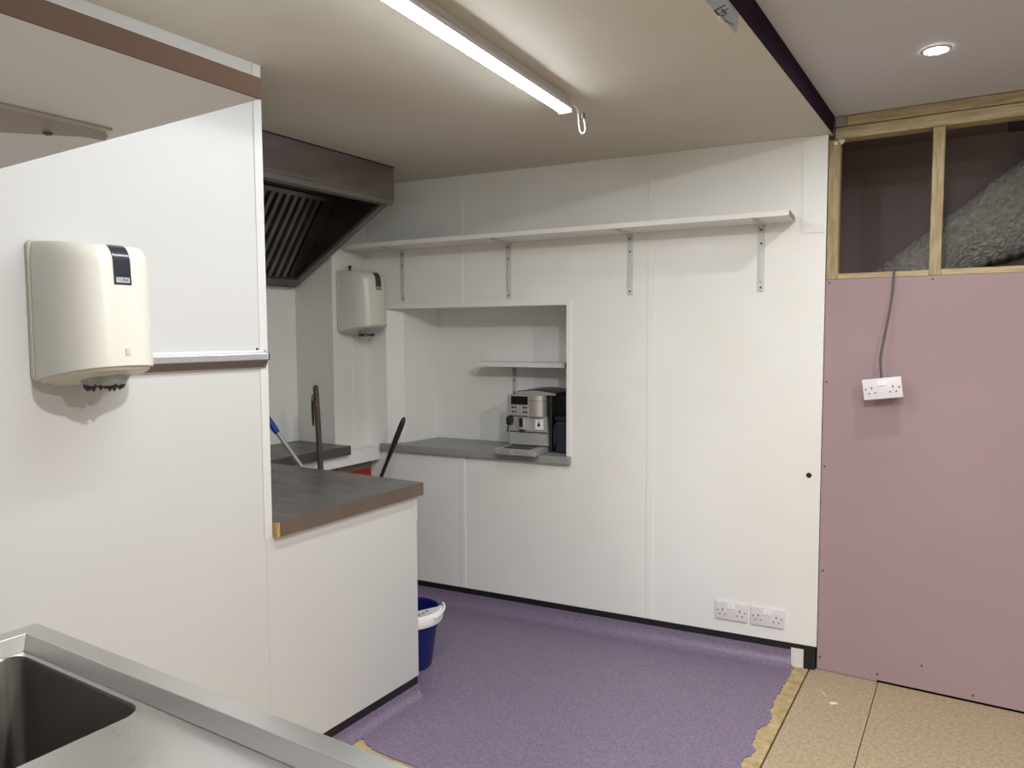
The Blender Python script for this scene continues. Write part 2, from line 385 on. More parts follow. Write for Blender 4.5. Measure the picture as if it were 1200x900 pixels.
# ------------------------------------------------------------------ towel dispensers
def dispenser(label):
    """local frame: wall plane x=0, centre y=0, bottom z=0; cover bulges to +x"""
    R = thing('towel_dispenser', label, 'dispenser', ID, (X0+0.0025, 1.033, 1.389), group='paper towel dispensers')
    base = Matrix.Translation((X0+0.0025, 1.033, 1.389))
    Wd, Hh, D = 0.238, 0.341, 0.212
    # back plate with rounded corners
    def rrect(hw, z0, z1, r, x):
        pts = []
        for cx, cz, a in ((hw-r, z1-r, 0), (-hw+r, z1-r, PI/2), (-hw+r, z0+r, PI), (hw-r, z0+r, 1.5*PI)):
            for i in range(5):
                t = a+PI/2*i/4; pts.append((x, cx+r*math.cos(t), cz+r*math.sin(t)))
        return pts
    mb = MB(base); mb.loft([rrect(Wd/2, 0, Hh, 0.016, 0.0), rrect(Wd/2, 0, Hh, 0.016, 0.012), rrect(Wd/2-0.003, 0.003, Hh-0.003, 0.014, 0.016)])
    mb.build('back_plate', CREAM2, R, smooth=True)
    mb = MB(base); mb.loft([rrect(Wd/2-0.0042, 0.004, Hh-0.010, 0.016, 0.0150), rrect(Wd/2-0.0042, 0.004, Hh-0.010, 0.016, 0.0188)])
    mb.build('seam', SCREW, R)
    # cover : D-shaped horizontal sections from bottom lip to rounded top
    def section(z, depth, hw, cut):
        """cut(x)-> z offset used for the sloping bottom edge"""
        pts = []; n = 36; e = 2.7
        for i in range(n+1):
            a = -PI/2+PI*i/n
            ca, sa = max(0.0, math.cos(a)), math.sin(a)
            x = 0.0185+(depth-0.0185)*ca**(2/e); y = hw*math.copysign(abs(sa)**(2/e), sa)
            pts.append((x, y, z+(cut(x) if cut else 0)))
        return pts
    rise = lambda x: 0.036*min(1.0, ((x-0.016)/(D-0.016)))**0.9
    rings = []
    rings.append(section(0.004, D, Wd/2-0.002, rise))
    rings.append(section(0.050, D-0.001, Wd/2-0.002, lambda x: 0.05*rise(x)/0.036*0.3))
    for z in (0.11, 0.17, 0.23): rings.append(section(z, D-(z-0.05)*0.07, Wd/2-0.002, None))
    for q in range(0, 9):
        t = PI/2*q/8; rr = 0.036
        top = Hh-0.003-0.012
        dep = D-(0.27-0.05)*0.07
        rings.append(section(top-rr*1.3+rr*1.3*math.sin(t), dep-rr*1.0*(1-math.cos(t)), Wd/2-0.002-0.010*(1-math.cos(t))**1.5, (lambda x: 0.012*(1-x/0.2)) if q > 5 else None))
    mb = MB(base); mb.loft(rings, cap0=False, cap1=True, closed=True)
    mb.build('cover', CREAM, R, smooth=True)
    # bottom tray (set in a little) with lip
    mb = MB(base)
    mb.loft([section(0.012, D-0.003, Wd/2-0.005, rise), section(-0.003, D-0.012, Wd/2-0.014, rise), section(-0.005, D-0.020, Wd/2-0.022, rise), section(-0.004, D-0.026, Wd/2-0.028, rise), section(-0.012, D-0.050, Wd/2-0.048, rise)], cap0=False, cap1=True)
    mb.build('bottom_tray', CREAM2, R, smooth=True)
    # nozzle with ragged black teeth
    mb = MB(base); c = (0.105, 0.0, -0.006)
    mb.lathe([(0.060, 0.030), (0.060, 0.020), (0.052, 0.006), (0.044, -0.004), (0.040, -0.004), (0.046, 0.006)], c=c, n=30)
    nz = mb.build('nozzle', NOZZ, R, smooth=True)
    mb = MB(base); rnd = random.Random(2)
    for i in range(26):
        a = 2*PI*i/26; r = 0.039+rnd.uniform(-0.003, 0.002); h = rnd.uniform(0.003, 0.017)
        mb.lathe([(0.0001, -0.003-h), (0.0058, -0.002-h*0.5), (0.0075, 0.002), (0.0001, 0.004)], c=(c[0]+r*math.cos(a), r*math.sin(a), -0.006), n=6)
    mb.lathe([(0.0001, -0.003), (0.038, -0.003), (0.038, 0.004), (0.0001, 0.004)], c=c, n=20)
    mb.build('nozzle_teeth', BLACK, nz)
    # smoky window strip wrapping over the top edge
    prof = []
    dep = D-(0.27-0.05)*0.07
    for z in (0.232, 0.245, 0.26): prof.append((D-(z-0.05)*0.07+0.0015, z))
    for q in range(0, 9):
        t = PI/2*q/8; rr = 0.036; top = Hh-0.015
        prof.append((dep-rr*(1-math.cos(t))+0.0015*math.cos(t), top-rr*1.3+rr*1.3*math.sin(t)+0.002*math.sin(t)))
    prof.append((0.135, Hh-0.0115))
    hw = 0.021
    mb = MB(base)
    mb.loft([[(x, -hw, z) for x, z in prof]+[(x-0.004, -hw, z-0.002) for x, z in prof[::-1]], [(x, hw, z) for x, z in prof]+[(x-0.004, hw, z-0.002) for x, z in prof[::-1]]])
    sp = mb.build('window_strip', SMOKE, R, smooth=True)
    # logo pill and lettering
    xs = D-(0.242-0.05)*0.07+0.0018
    mb = MB(base @ Matrix.Translation((xs, 0, 0.2425)) @ Matrix.Rotation(-0.07, 4, 'Y'))
    mb.box(-0.001, 0.0008, -0.0165, 0.0165, -0.0062, 0.0062, 0.0007, 1)
    lg = mb.build('logo_badge', LOGO, sp)
    cu = bpy.data.curves.new('t', 'FONT'); cu.body = 'TORK'; cu.size = 0.0115; cu.align_x = 'CENTER'; cu.align_y = 'CENTER'; cu.extrude = 0.0003
    to = bpy.data.objects.new('t', cu); COL.objects.link(to)
    bpy.context.view_layer.update()
    me = bpy.data.meshes.new_from_object(to.evaluated_get(bpy.context.evaluated_depsgraph_get()))
    bpy.data.objects.remove(to)
    Mt = Matrix.Translation((xs+0.0013, 0, 0.2425)) @ Matrix.Rotation(-0.07, 4, 'Y') @ Matrix(((0, 0, 1, 0), (1, 0, 0, 0), (0, 1, 0, 0), (0, 0, 0, 1)))
    me.transform(Mt); me.materials.clear(); me.materials.append(SMOKE)
    tx = bpy.data.objects.new('logo_lettering', me); COL.objects.link(tx); tx.parent = sp
    # small moulded mark low on the cover
    mb = MB(base @ Matrix.Translation((D+0.0002, 0.0, 0.073)))
    mb.box(-0.001, 0.0008, -0.006, 0.006, -0.008, 0.008, 0.0006, 1); mb.box(0.0, 0.0014, -0.002, 0.004, -0.004, 0.004)
    mb.build('moulded_mark', CREAM2, R)
    return R
d1 = dispenser('large cream paper towel dispenser on the white partition above the sink')
d2 = copy_tree(d1)
d2['label'] = 'smaller looking cream towel dispenser in the back corner beside the extractor hood'
d2.location = (X1+0.0025, 3.108, 1.512)
ROOTM[d2.name] = Matrix.Translation(d2.location)
mb = MB(); mb.tube([(X1+0.045, 3.052, 1.846), (X1+0.045, 3.052, 1.868)], 0.005, 8); mb.box(X1+0.035, X1+0.055, 3.047, 3.057, 1.864, 1.878, 0.002, 1)
mb.build('key', BLACK, d2)

# ------------------------------------------------------------------ aluminium rail on the partition
R = thing('wall_rail', 'aluminium ticket rail across the white partition beside the towel dispenser', 'rail', ID, (X0, 1.36, 1.395))
mb = MB()
pr = [(X0+0.002, 1.395), (X0+0.002, 1.452), (X0+0.008, 1.452), (X0+0.010, 1.447), (X0+0.028, 1.443), (X0+0.030, 1.440), (X0+0.030, 1.424), (X0+0.028, 1.422), (X0+0.020, 1.419), (X0+0.014, 1.405), (X0+0.010, 1.399), (X0+0.006, 1.395)]
mb.poly([(x, 1.11, z) for x, z in pr], (0, 1.604-1.11, 0)); mb.build('profile', ALU, R)
mb = MB(); mb.poly([(x+0.0002, 1.604, z) for x, z in pr[2:]], (0, 0.004, 0)); mb.build('end_cap', BLACK, R)
mb = MB(); mb.poly([(X0+0.0185, 1.112, 1.4185), (X0+0.0285, 1.112, 1.4218), (X0+0.0285, 1.112, 1.4208), (X0+0.0145, 1.112, 1.4040), (X0+0.0105, 1.112, 1.398)], (0, 0.488, 0))
mb.build('rubber_grip', mat('brown rubber', (0.13, 0.10, 0.08), 0.6), R)
mb = MB(); mb.lathe([(0.0001, 0), (0.004, 0), (0.004, 0.002), (0.0001, 0.002)], n=12, M=Matrix.Translation((X0+0.0005, 1.583, 1.456)) @ Matrix.Rotation(PI/2, 4, 'Y')); mb.build('screw', SCREW, R)

# ------------------------------------------------------------------ near shelf above the sink
ZN = 1.72
R = thing('wall_shelf', 'brown edged shelf overhanging the top left corner, above the sink', 'shelf', ID, (-1.2, 0.08, ZN))
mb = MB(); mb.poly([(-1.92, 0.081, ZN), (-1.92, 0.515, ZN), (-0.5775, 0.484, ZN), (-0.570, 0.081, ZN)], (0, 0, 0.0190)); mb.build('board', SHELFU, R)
mb = MB(); mb.poly([(-0.5775, 0.484, ZN), (-0.570, 0.081, ZN), (-0.569, 0.081, ZN), (-0.5755, 0.4855, ZN)], (0, 0, 0.0192)); mb.build('edging', BROWNE, R)
def near_bracket(x):
    mb = MB()
    pr = [(0.081, ZN-0.001), (0.462, ZN-0.001), (0.467, ZN-0.006), (0.464, ZN-0.012), (0.44, ZN-0.013), (0.30, ZN-0.036), (0.12, ZN-0.17), (0.081, ZN-0.20)]
    mb.poly([(x-0.0015, y, z) for y, z in pr], (0.003, 0, 0))
    mb.box(x-0.012, x+0.012, 0.081, 0.466, ZN-0.0025, ZN-0.0005)
    b = mb.build('bracket', BRKTD, R)
    mb = MB(); mb.lathe([(0.0001, -0.003), (0.0045, -0.002), (0.005, 0.0), (0.0001, 0.0005)], c=(x+0.0008, 0.405, ZN-0.0165), n=12); mb.build('screw', SCREW, b)
near_bracket(-0.80); near_bracket(-1.55)

# ------------------------------------------------------------------ long shelf on the hatch wall
R = thing('wall_shelf', 'long white shelf on four brackets high across the back wall', 'shelf', WALL, (-1.5, 0, 1.99))
SL0, SL1, SD = -2.655, -0.360, 0.215
def zs(s): return 1.967+(s-SL0)/(SL1-SL0)*0.014
mb = MB(WALL)
mb.poly([(SL0, -0.001, zs(SL0)), (SL1, -0.001, zs(SL1)), (SL1, -0.001, zs(SL1)+0.022), (SL0, -0.001, zs(SL0)+0.022)], (0, -SD, 0)); mb.build('board', SHELFW, R)
mb = MB(WALL); mb.box(SL1, SL1+0.0012, -SD, -0.001, zs(SL1), zs(SL1)+0.022); mb.build('raw_end', mat('dusty shelf end', (0.30, 0.28, 0.25), 0.8), R)
def lbracket(R, s, n0, zt, zb, dep, w, name='bracket', m=BRKT, F=WALL):
    mb = MB(F); h = w/2
    mb.box(s-h, s+h, n0-0.004, n0-0.0005, zb, zt, 0.001, 1)
    mb.box(s-h, s+h, n0-dep, n0-0.0005, zt-0.004, zt-0.0005, 0.001, 1)
    # pressed rib that runs down the leg and along the arm
    mb.poly([(s-h*0.38, n0-0.0035, zb+0.035), (s-h*0.38, n0-0.008, zb+0.045), (s-h*0.38, n0-0.008, zt-0.022), (s-h*0.38, n0-0.016, zt-0.010), (s-h*0.38, n0-dep+0.03, zt-0.009), (s-h*0.38, n0-dep+0.02, zt-0.0035), (s-h*0.38, n0-0.0035, zt-0.0035)], (h*0.76, 0, 0))
    b = mb.build(name, m, R)
    for z in (zt-0.025, zt-0.085, zb+0.018):
        q = MB(F); q.lathe([(0.0001, 0), (0.005, 0), (0.004, 0.003), (0.0001, 0.0035)], n=10, M=Matrix.Translation((s+h*0.0, n0-0.0038 if z < zt-0.2 else n0-0.0078, z)) @ Matrix.Rotation(PI/2, 4, 'X'))
        q.build('screw', SCREW, b)
for s in (-2.413, -1.752, -1.100, -0.497):
    lbracket(R, s, -0.0005, zs(s), 1.684, 0.19, 0.028)

# ------------------------------------------------------------------ hatch sill, niche shelf
o = MB(WALL)
o.poly([(-2.573, -0.030, 0.8385), (-2.573, -0.0045, 0.8385), (-2.533, -0.0045, 0.8385), (-2.533, 0.004, 0.8385), (-2.456, 0.070, 0.8385), (-2.407, 0.340, 0.8385), (-1.427, 0.340, 0.8385), (-1.427, -0.006, 0.8385), (-1.402, -0.006, 0.8385), (-1.402, -0.030, 0.8385)], (0, 0, 0.0385))
o = o.build('hatch_sill', SILL); bv = o.modifiers.new('b', 'BEVEL'); bv.width = 0.004; bv.segments = 2; bv.limit_method = 'ANGLE'
tag(o, 'grey laminate sill of the serving hatch, under the coffee machine', 'sill')
R = thing('niche_shelf', 'short white shelf inside the serving hatch above the coffee machine', 'shelf', WALL, (-1.78, 0.33, 1.325))
mb = MB(WALL); mb.box(-2.063, -1.512, 0.175, 0.340, 1.318, 1.344, 0.001, 1); mb.build('board', SHELFW, R)
mb = MB(WALL); mb.box(-1.5118, -1.5088, 0.177, 0.338, 1.319, 1.343); mb.build('end_cap', mat('dark shelf end', (0.16, 0.16, 0.15), 0.6), R)
lbracket(R, -1.890, 0.3415, 1.318, 1.150, 0.14, 0.026)

# ------------------------------------------------------------------ coffee machine
R = thing('coffee_machine', 'steel and black bean-to-cup coffee machine on the hatch sill', 'coffee machine', WALL, (-1.68, 0.1, 0.877))
S0, S1 = -1.787, -1.572
mb = MB(WALL)
mb.box(S0+0.006, S1+0.030, 0.075, 0.325, 0.885, 1.180, 0.008, 2); mb.box(S0, S1+0.034, 0.0985, 0.318, 0.88, 0.935, 0.006, 2)
mb.box(S1+0.0302, S1+0.034, 0.12, 0.29, 1.09, 1.165, 0.001, 1)
for ds in (0.02, 0.22):
    for nn in (0.11, 0.29): mb.box(S0+ds-0.012, S0+ds+0.012, nn-0.012, nn+0.012, 0.877, 0.887)
mb.build('body', MACHB, R)
# lower steel front, slightly flared to the base
mb = MB(WALL)
mb.poly([(S0+0.002, 0.060, 1.066), (S1+0.006, 0.060, 1.066), (S1+0.018, 0.048, 0.915), (S0+0.012, 0.048, 0.915)], (0, 0.022, 0)); mb.build('front_panel', MACH, R)
mb = MB(WALL); mb.poly([(S0+0.010, 0.0465, 0.985), (S1+0.012, 0.0465, 0.985), (S1+0.013, 0.0465, 0.982), (S0+0.0105, 0.0465, 0.982)], (0, 0.012, 0)); mb.build('panel_seam', MACHB, R)
# control head
mb = MB(WALL); mb.box(S0, S0+0.128, 0.036, 0.085, 1.068, 1.178, 0.006, 2); hd = mb.build('control_head', MACH, R)
mb = MB(WALL); mb.box(S0+0.026, S0+0.124, 0.0335, 0.04, 1.128, 1.172, 0.001, 1); mb.build('display', BLACKG, hd)
for r_ in range(2):
    for c_ in range(6):
        q = MB(WALL); cs = S0+0.034+c_*0.0165; cz = 1.113-r_*0.024
        q.lathe([(0.0001, 0.0), (0.0058, 0.0), (0.0050, 0.003), (0.0001, 0.0035)], n=12, M=Matrix.Translation((cs, 0.0365, cz)) @ Matrix.Rotation(PI/2, 4, 'X'))
        q.build('button', MACHL if c_ in (2, 3) else BLACK, hd)
mb = MB(WALL)
pr = [(S0+0.1285, 0.085), (S0+0.1285, 0.035), (S0+0.150, 0.031), (S0+0.175, 0.032), (S0+0.195, 0.040), (S0+0.212, 0.060), (S0+0.216, 0.085)]
mb.poly([(s, n, 1.068) for s, n in pr], (0, 0, 0.110)); mb.build('curved_door', MACHL, R, smooth=True)
mb = MB(WALL); mb.poly([(s+(0.0004 if s > S0+0.13 else 0), n-0.0006, 1.149) for s, n in pr], (0, 0, 0.002)); mb.build('door_seam', MACHB, R)
# lid with silver rim
mb = MB(WALL)
arc = [(S0+0.045+0.225*t, 1.186+0.016*math.sin(PI*(0.15+0.8*t))) for t in [i/12 for i in range(13)]]
mb.poly([(S0+0.045, 0.06, 1.176), *[(s, 0.06, z) for s, z in arc], (S0+0.270, 0.06, 1.180)][::-1], (0, 0.012, 0)); mb.build('lid_rim', MACHL, R)
mb = MB(WALL)
mb.poly([(S0+0.045, 0.072, 1.176), *[(s, 0.072, z+0.003) for s, z in arc], (S0+0.270, 0.072, 1.180)][::-1], (0, 0.245, 0)); mb.build('lid', MACHB, R)
# spout
mb = MB(WALL); mb.box(S0+0.070, S0+0.108, 0.026, 0.064, 0.996, 1.062, 0.003, 1); sp = mb.build('coffee_spout', MACHL, R)
mb = MB(WALL); mb.box(S0+0.077, S0+0.098, 0.0235, 0.03, 1.010, 1.058, 0.002, 1); mb.build('spout_slot', BLACK, sp)
mb = MB(WALL)
for ds in (0.080, 0.097): mb.tube([(S0+ds, 0.040, 0.998), (S0+ds, 0.040, 0.984)], 0.005, 8)
mb.build('spout_tip', MACHB, sp)
mb = MB(WALL); mb.box(S0-0.004, S0+0.030, 0.028, 0.070, 1.018, 1.062, 0.008, 2); mb.tube([(S0+0.008, 0.045, 1.03), (S0+0.004, 0.035, 0.98)], 0.005, 8); mb.build('steam_nozzle', MACHB, R)
mb = MB(WALL); mb.poly([(S0+0.157, 0.0535, 1.052), (S0+0.203, 0.0535, 1.052), (S0+0.205, 0.0495, 0.998), (S0+0.159, 0.0495, 0.998)], (0, 0.008, 0)); stk = mb.build('sticker', STICK, R)
mb = MB(WALL); mb.lathe([(0.0001, 0), (0.008, 0), (0.008, 0.001), (0.0001, 0.001)], n=14, M=Matrix.Translation((S0+0.180, 0.0512, 1.022)) @ Matrix.Rotation(PI/2, 4, 'X'))
mb.poly([(S0+0.174, 0.0525, 1.026), (S0+0.186, 0.0525, 1.026), (S0+0.180, 0.0530, 1.043)], (0, -0.0015, 0)); mb.build('drop_mark', SMOKE, stk)
# drip tray
mb = MB(WALL); mb.box(S0-0.004, S1+0.010, -0.095, 0.098, 0.8785, 0.908, 0.003, 1); dt = mb.build('drip_tray', MACH, R)
mb = MB(WALL); mb.box(S0+0.03, S0+0.18, -0.06, 0.035, 0.9082, 0.9105); mb.build('tray_grill', MACHB, dt)
mb = MB(WALL)
for a, b in ((0.018, 0.092), (0.118, 0.200)): mb.box(S0-0.004+a, S0-0.004+b, -0.0965, -0.093, 0.883, 0.904, 0.0008, 1)
mb.build('tray_plate', MACHL, dt)
# navy container beside it
R = thing('canister', 'dark navy canister in the hatch corner, right of the coffee machine', 'canister', WALL, (-1.478, 0.16, 0.877))
mb = MB(WALL); mb.box(-1.522, -1.434, 0.07, 0.24, 0.8772, 1.045, 0.010, 2); mb.build('body', NAVY, R)
mb = MB(WALL); mb.box(-1.525, -1.432, 0.067, 0.243, 1.0455, 1.072, 0.008, 2); mb.build('lid', MACHB, R)
mb = MB(WALL); mb.tube([(-1.518, 0.068, 1.03), (-1.518, 0.054, 1.02), (-1.518, 0.054, 0.93), (-1.518, 0.070, 0.92)], 0.006, 8); mb.build('handle', MACHB, R)

# ------------------------------------------------------------------ peninsula counter
R = thing('counter_base', 'white panelled counter base at the end of the partition', 'counter', ID, (-2.2, 2.0, 0))
mb = MB(); mb.box(-1.950, -1.9285, 1.598, 2.362, 0.085, 0.8435, 0.001, 1); mb.build('side_panel', W_panel_dim, R)
mb = MB(); mb.box(-2.60, -1.951, 1.63, 2.345, 0.085, 0.8435); mb.build('carcass', W_panel_dim, R)
mb = MB(); mb.box(-1.949, -1.9265, 2.338, 2.364, 0.742, 0.8435, 0.001, 1); mb.build('corner_block', W_panel_dim, R)
mb = MB(); mb.box(-2.58, -1.9315, 1.60, 2.358, 0.0002, 0.0848); mb.build('plinth', BLACK, R)
R = thing('worktop', 'dark grey worktop with brown edge on the white panelled counter', 'worktop', ID, (-2.5, 2.0, 0.84))
mb = MB(); mb.box(-3.270, -1.9075, 1.624, 2.376, 0.844, 0.893); mb.build('core', RAW, R, label='raw chipboard core showing at the wall end')
mb = MB(); mb.box(-3.270, -1.9055, 1.6242, 2.3790, 0.8931, 0.8955, 0.0008, 1); mb.build('laminate_top', WTOP, R)
mb = MB(); mb.box(-1.9073, -1.9050, 1.638, 2.3790, 0.844, 0.8929, 0.0005, 1); mb.box(-3.270, -1.9074, 2.3763, 2.3788, 0.844, 0.8929); mb.build('edging', WEDGE, R)
# rear worktop along the cooking wall
R = thing('worktop', 'grey worktop along the far left wall under the extractor hood', 'worktop', ID, (-3.07, 2.68, 0.85))
mb = MB(); mb.box(X2+0.002, -2.868, 2.396, 2.957, 0.849, 0.8985, 0.001, 1); mb.build('slab', WTOP, R)
mb = MB(); mb.box(-2.8678, -2.8660, 2.396, 2.957, 0.849, 0.8983); mb.build('edging', mat('grey edging', (0.075, 0.07, 0.063), 0.5), R)
R = thing('counter_base', 'plain counter base under the far left worktop', 'counter', ID, (-3.1, 2.5, 0))
mb = MB(); mb.box(X2+0.005, -2.99, 2.40, 2.955, 0.0036, 0.8475); mb.build('carcass', BROWNW, R)

# ------------------------------------------------------------------ extractor hood
R = thing('extractor_hood', 'dull steel extractor hood hanging from the ceiling over the cooking corner', 'hood', ID, (-2.9, 2.3, ZL))
HX, HY1, HY0 = -2.517, 2.935, 1.56
mb = MB(); mb.box(HX-0.002, HX, HY0, HY1, 2.172, 2.337); mb.build('front_panel', HOODM, R)
mb = MB(); mb.box(HX-0.016, HX+0.003, HY0, HY1+0.002, 2.3340, 2.3395); mb.build('top_flange', BLACK, R)
mb = MB(); mb.poly([(HX+0.0006, HY0, 2.190), (HX-0.004, HY0, 2.152), (HX-0.05, HY0, 2.150), (HX-0.05, HY0, 2.153), (HX-0.009, HY0, 2.156), (HX-0.0002, HY0, 2.190)], (0, HY1-HY0, 0)); mb.build('front_lip', mat('lip steel', (0.26, 0.24, 0.22), 0.36, 0.8), R)
prf = [(HX-0.0005, 2.337), (HX-0.0005, 2.182), (HX-0.05, 2.150), (X2+0.03, 1.764), (X2+0.002, 1.764), (X2+0.002, 2.337)]
mb = MB(); mb.poly([(x, HY1-0.002, z) for x, z in prf], (0, 0.002, 0)); mb.build('end_panel', HOODM, R)
mb = MB(); mb.poly([(x, HY0, z) for x, z in prf], (0, 0.002, 0)); mb.build('end_panel', HOODM, R)
# inner skin, coloured darker than the outer steel
mb = MB()
ip = [(HX-0.003, 2.335), (HX-0.003, 2.18), (HX-0.056, 2.154), (X2+0.05, 1.775), (X2+0.05, 2.335)]
mb.poly([(x, HY1-0.0045, z) for x, z in ip], (0, 0.002, 0)); mb.build('end_liner', HOODI, R)
mb = MB(); mb.box(HX-0.005, HX-0.003, HY0, HY1-0.006, 2.16, 2.335); mb.build('front_liner', HOODI, R)
# rolled rim along the sloping end edge and the back gutter
mb = MB()
mb.poly([(HX-0.012, HY1, 2.172), (HX-0.05, HY1, 2.148), (X2+0.03, HY1, 1.762), (X2+0.002, HY1, 1.762), (X2+0.002, HY1, 1.778), (X2+0.024, HY1, 1.778), (HX-0.056, HY1, 2.164)], (0, -0.042, 0))
mb.build('end_rim', mat('rim steel', (0.235, 0.215, 0.20), 0.42, 0.7), R)
mb = MB(); mb.box(X2+0.001, X2+0.005, HY0, HY1-0.042, 1.762, 1.83); mb.box(X2+0.005, X2+0.055, HY0, HY1-0.042, 1.762, 1.766); mb.box(X2+0.051, X2+0.055, HY0, HY1-0.042, 1.766, 1.79)
mb.build('grease_gutter', mat('gutter steel', (0.20, 0.185, 0.17), 0.4, 0.75), R)
# filter bank : top blank, frame rails and two filters made of slanting baffles
def fp(t, off=0.0):            # point on the filter plane, t 0 = bottom/rear, 1 = top/front
    a = Vector((X2+0.06, 0, 1.80)); b = Vector((X2+0.40, 0, 2.27)); d = (b-a); nrm = Vector((d.z, 0, -d.x)).normalized()
    p = a+d*t+nrm*off; return (p.x, p.z)
def slab(name, y0, y1, t0, t1, th, m, par, off=0.0):
    q = MB(); A = fp(t0, off); B = fp(t1, off); C_ = fp(t1, off+th); D_ = fp(t0, off+th)
    q.poly([(A[0], y0, A[1]), (B[0], y0, B[1]), (C_[0], y0, C_[1]), (D_[0], y0, D_[1])], (0, y1-y0, 0)); return q.build(name, m, par)
slab('filter_backing', HY0, HY1-0.01, 0.0, 1.05, 0.004, HOODI, R, -0.02)
slab('top_blank', HY0, HY1-0.01, 0.90, 1.12, 0.006, HOODI, R, 0.0)
mb = MB(); mb.box(X2+0.38, HX-0.006, HY0, HY1-0.006, 2.325, 2.334); mb.build('roof_panel', HOODI, R)
slab('bottom_rail', HY0, HY1-0.02, -0.03, 0.035, 0.03, HOODM, R, 0.0)
for y0, y1 in ((2.30, 2.84), (1.74, 2.28)):
    fr = slab('baffle_filter', y0, y1, 0.86, 0.90, 0.022, BAFFLE, R)
    nb = 11
    for i in range(nb):
        w = (y1-y0)/nb
        q = MB(); yy = y0+w*i
        A = fp(0.04, 0.0); B = fp(0.86, 0.0); A2 = fp(0.04, 0.016); B2 = fp(0.86, 0.016)
        q.poly([(A2[0], yy+0.004, A2[1]), (A2[0], yy+w*0.55, A2[1]), (A[0], yy+w*0.60, A[1]), (A[0], yy, A[1])], (B[0]-A[0], 0, B[1]-A[1]))
        q.build('baffle', BAFFLE, fr)
slab('side_blank', 2.845, HY1-0.012, 0.0, 0.90, 0.006, HOODI, R, 0.0)

# ------------------------------------------------------------------ handles standing behind the counter
def P3(a, b, t): return tuple(a[i]+(b[i]-a[i])*t for i in range(3))
A, B = (-2.800, 2.650, 1.242), (-2.752, 2.668, 0.004)
R = thing('broom', 'dark wooden broom handle with hanging loop, left of the black handle', 'broom', ID, B)
mb = MB(); n = 14; pts = [P3(B, A, 0.06+0.94*i/n) for i in range(n+1)]
mb.tube(pts+[P3(B, A, 1.006)], [0.0145]*n+[0.0135, 0.006], 12); mb.build('handle', BROOMW, R, smooth=True)
mb = MB(); mb.box(-2.90, -2.60, 2.64, 2.70, 0.0036, 0.085, 0.01, 2); mb.build('head', BLACK, R)
mb = MB(); c = P3(B, A, 0.965)
lp = [Vector(c)+Vector(v) for v in ((0.0, -0.0135, 0.004), (-0.014, -0.012, 0.0), (-0.022, -0.010, -0.045), (-0.022, -0.008, -0.11), (-0.016, -0.010, -0.155), (-0.010, -0.012, -0.150), (-0.008, -0.013, -0.10), (-0.010, -0.013, -0.04), (0.002, -0.0145, -0.006))]
mb.tube(lp, 0.0032, 8); mb.build('hanging_loop', BLACK, R, smooth=True)
A, B = (-2.649, 3.150, 1.047), (-2.93, 2.83, 0.004)
R = thing('mop', 'glossy black mop handle leaning towards the serving hatch', 'mop', ID, B)
mb = MB(); pts = [P3(B, A, t) for t in (0.05, 0.3, 0.6, 0.78)]
mb.tube(pts, 0.010, 12); mb.build('shaft', BLACKG, R, smooth=True)
mb = MB(); ts = (0.775, 0.80, 0.84, 0.90, 0.96, 0.985, 1.0)
mb.tube([P3(B, A, t) for t in ts], [0.0105, 0.0125, 0.0140, 0.0155, 0.0155, 0.0135, 0.006], 14); mb.build('grip', BLACKG, R, smooth=True)
mb = MB(); mb.lathe([(0.05, 0.0), (0.055, 0.03), (0.03, 0.09), (0.012, 0.11)], c=(B[0], B[1], 0.0036), n=20); mb.build('head', BLACK, R, smooth=True)
hi_ = Vector((-2.850, 2.42, 1.062)); low = Vector((-2.481, 2.955, 0.030)); d_ = (low-hi_).normalized(); top = hi_-d_*0.16
R = thing('mop', 'aluminium mop pole with blue grip leaning beside the partition edge', 'mop', ID, (low.x, low.y, 0.0036))
g0 = hi_+d_*0.035
mb = MB(); mb.tube([low, g0-d_*0.005], 0.0105, 12); mb.build('pole', mat('dull aluminium', (0.50, 0.50, 0.49), 0.4, 0.5), R, smooth=True)
mb = MB(); mb.tube([g0, g0-d_*0.02, top+d_*0.02, top], [0.0145, 0.0160, 0.0160, 0.010], 14); mb.build('grip', BLUEG, R, smooth=True)
mb = MB(); mb.lathe([(0.050, 0.0), (0.055, 0.02), (0.03, 0.045), (0.012, 0.06)], c=(low.x, low.y, 0.0036), n=20); mb.build('head', BLUE, R, smooth=True)
R = thing('dustpan', 'red plastic pan glimpsed under the white ledge behind the counter', 'dustpan', ID, (-2.94, 3.11, 0.0036))
mb = MB(); mb.box(-2.972, -2.958, 3.02, 3.212, 0.0036, 0.728, 0.004, 2); mb.build('tray', RED, R)
mb = MB(); mb.box(-2.9578, -2.945, 3.02, 3.20, 0.0036, 0.03, 0.003, 1); mb.build('lip', RED, R)

# ------------------------------------------------------------------ mop bucket
bx, by = -2.145, 2.565
R = thing('mop_bucket', 'dark blue mop bucket with white wringer half hidden behind the counter', 'bucket', ID, (bx, by, 0.0036))
mb = MB(); mb.lathe([(0.0001, 0.0036), (0.094, 0.0036), (0.099, 0.010), (0.133, 0.235), (0.139, 0.240), (0.142, 0.262), (0.137, 0.266), (0.131, 0.262), (0.128, 0.235), (0.094, 0.014), (0.0001, 0.012)], c=(bx, by, 0), n=44); mb.build('body', BLUE, R, smooth=True)
az = math.atan2(-by, -bx)              # towards the camera side
mb = MB(); a0, a1 = az-1.75, az+1.55
prof = [(0.1425, 0.215), (0.150, 0.217), (0.1535, 0.226), (0.1525, 0.262), (0.147, 0.270), (0.138, 0.270), (0.128, 0.264), (0.030, 0.246), (0.030, 0.242), (0.126, 0.258), (0.134, 0.2665), (0.1432, 0.2665)]
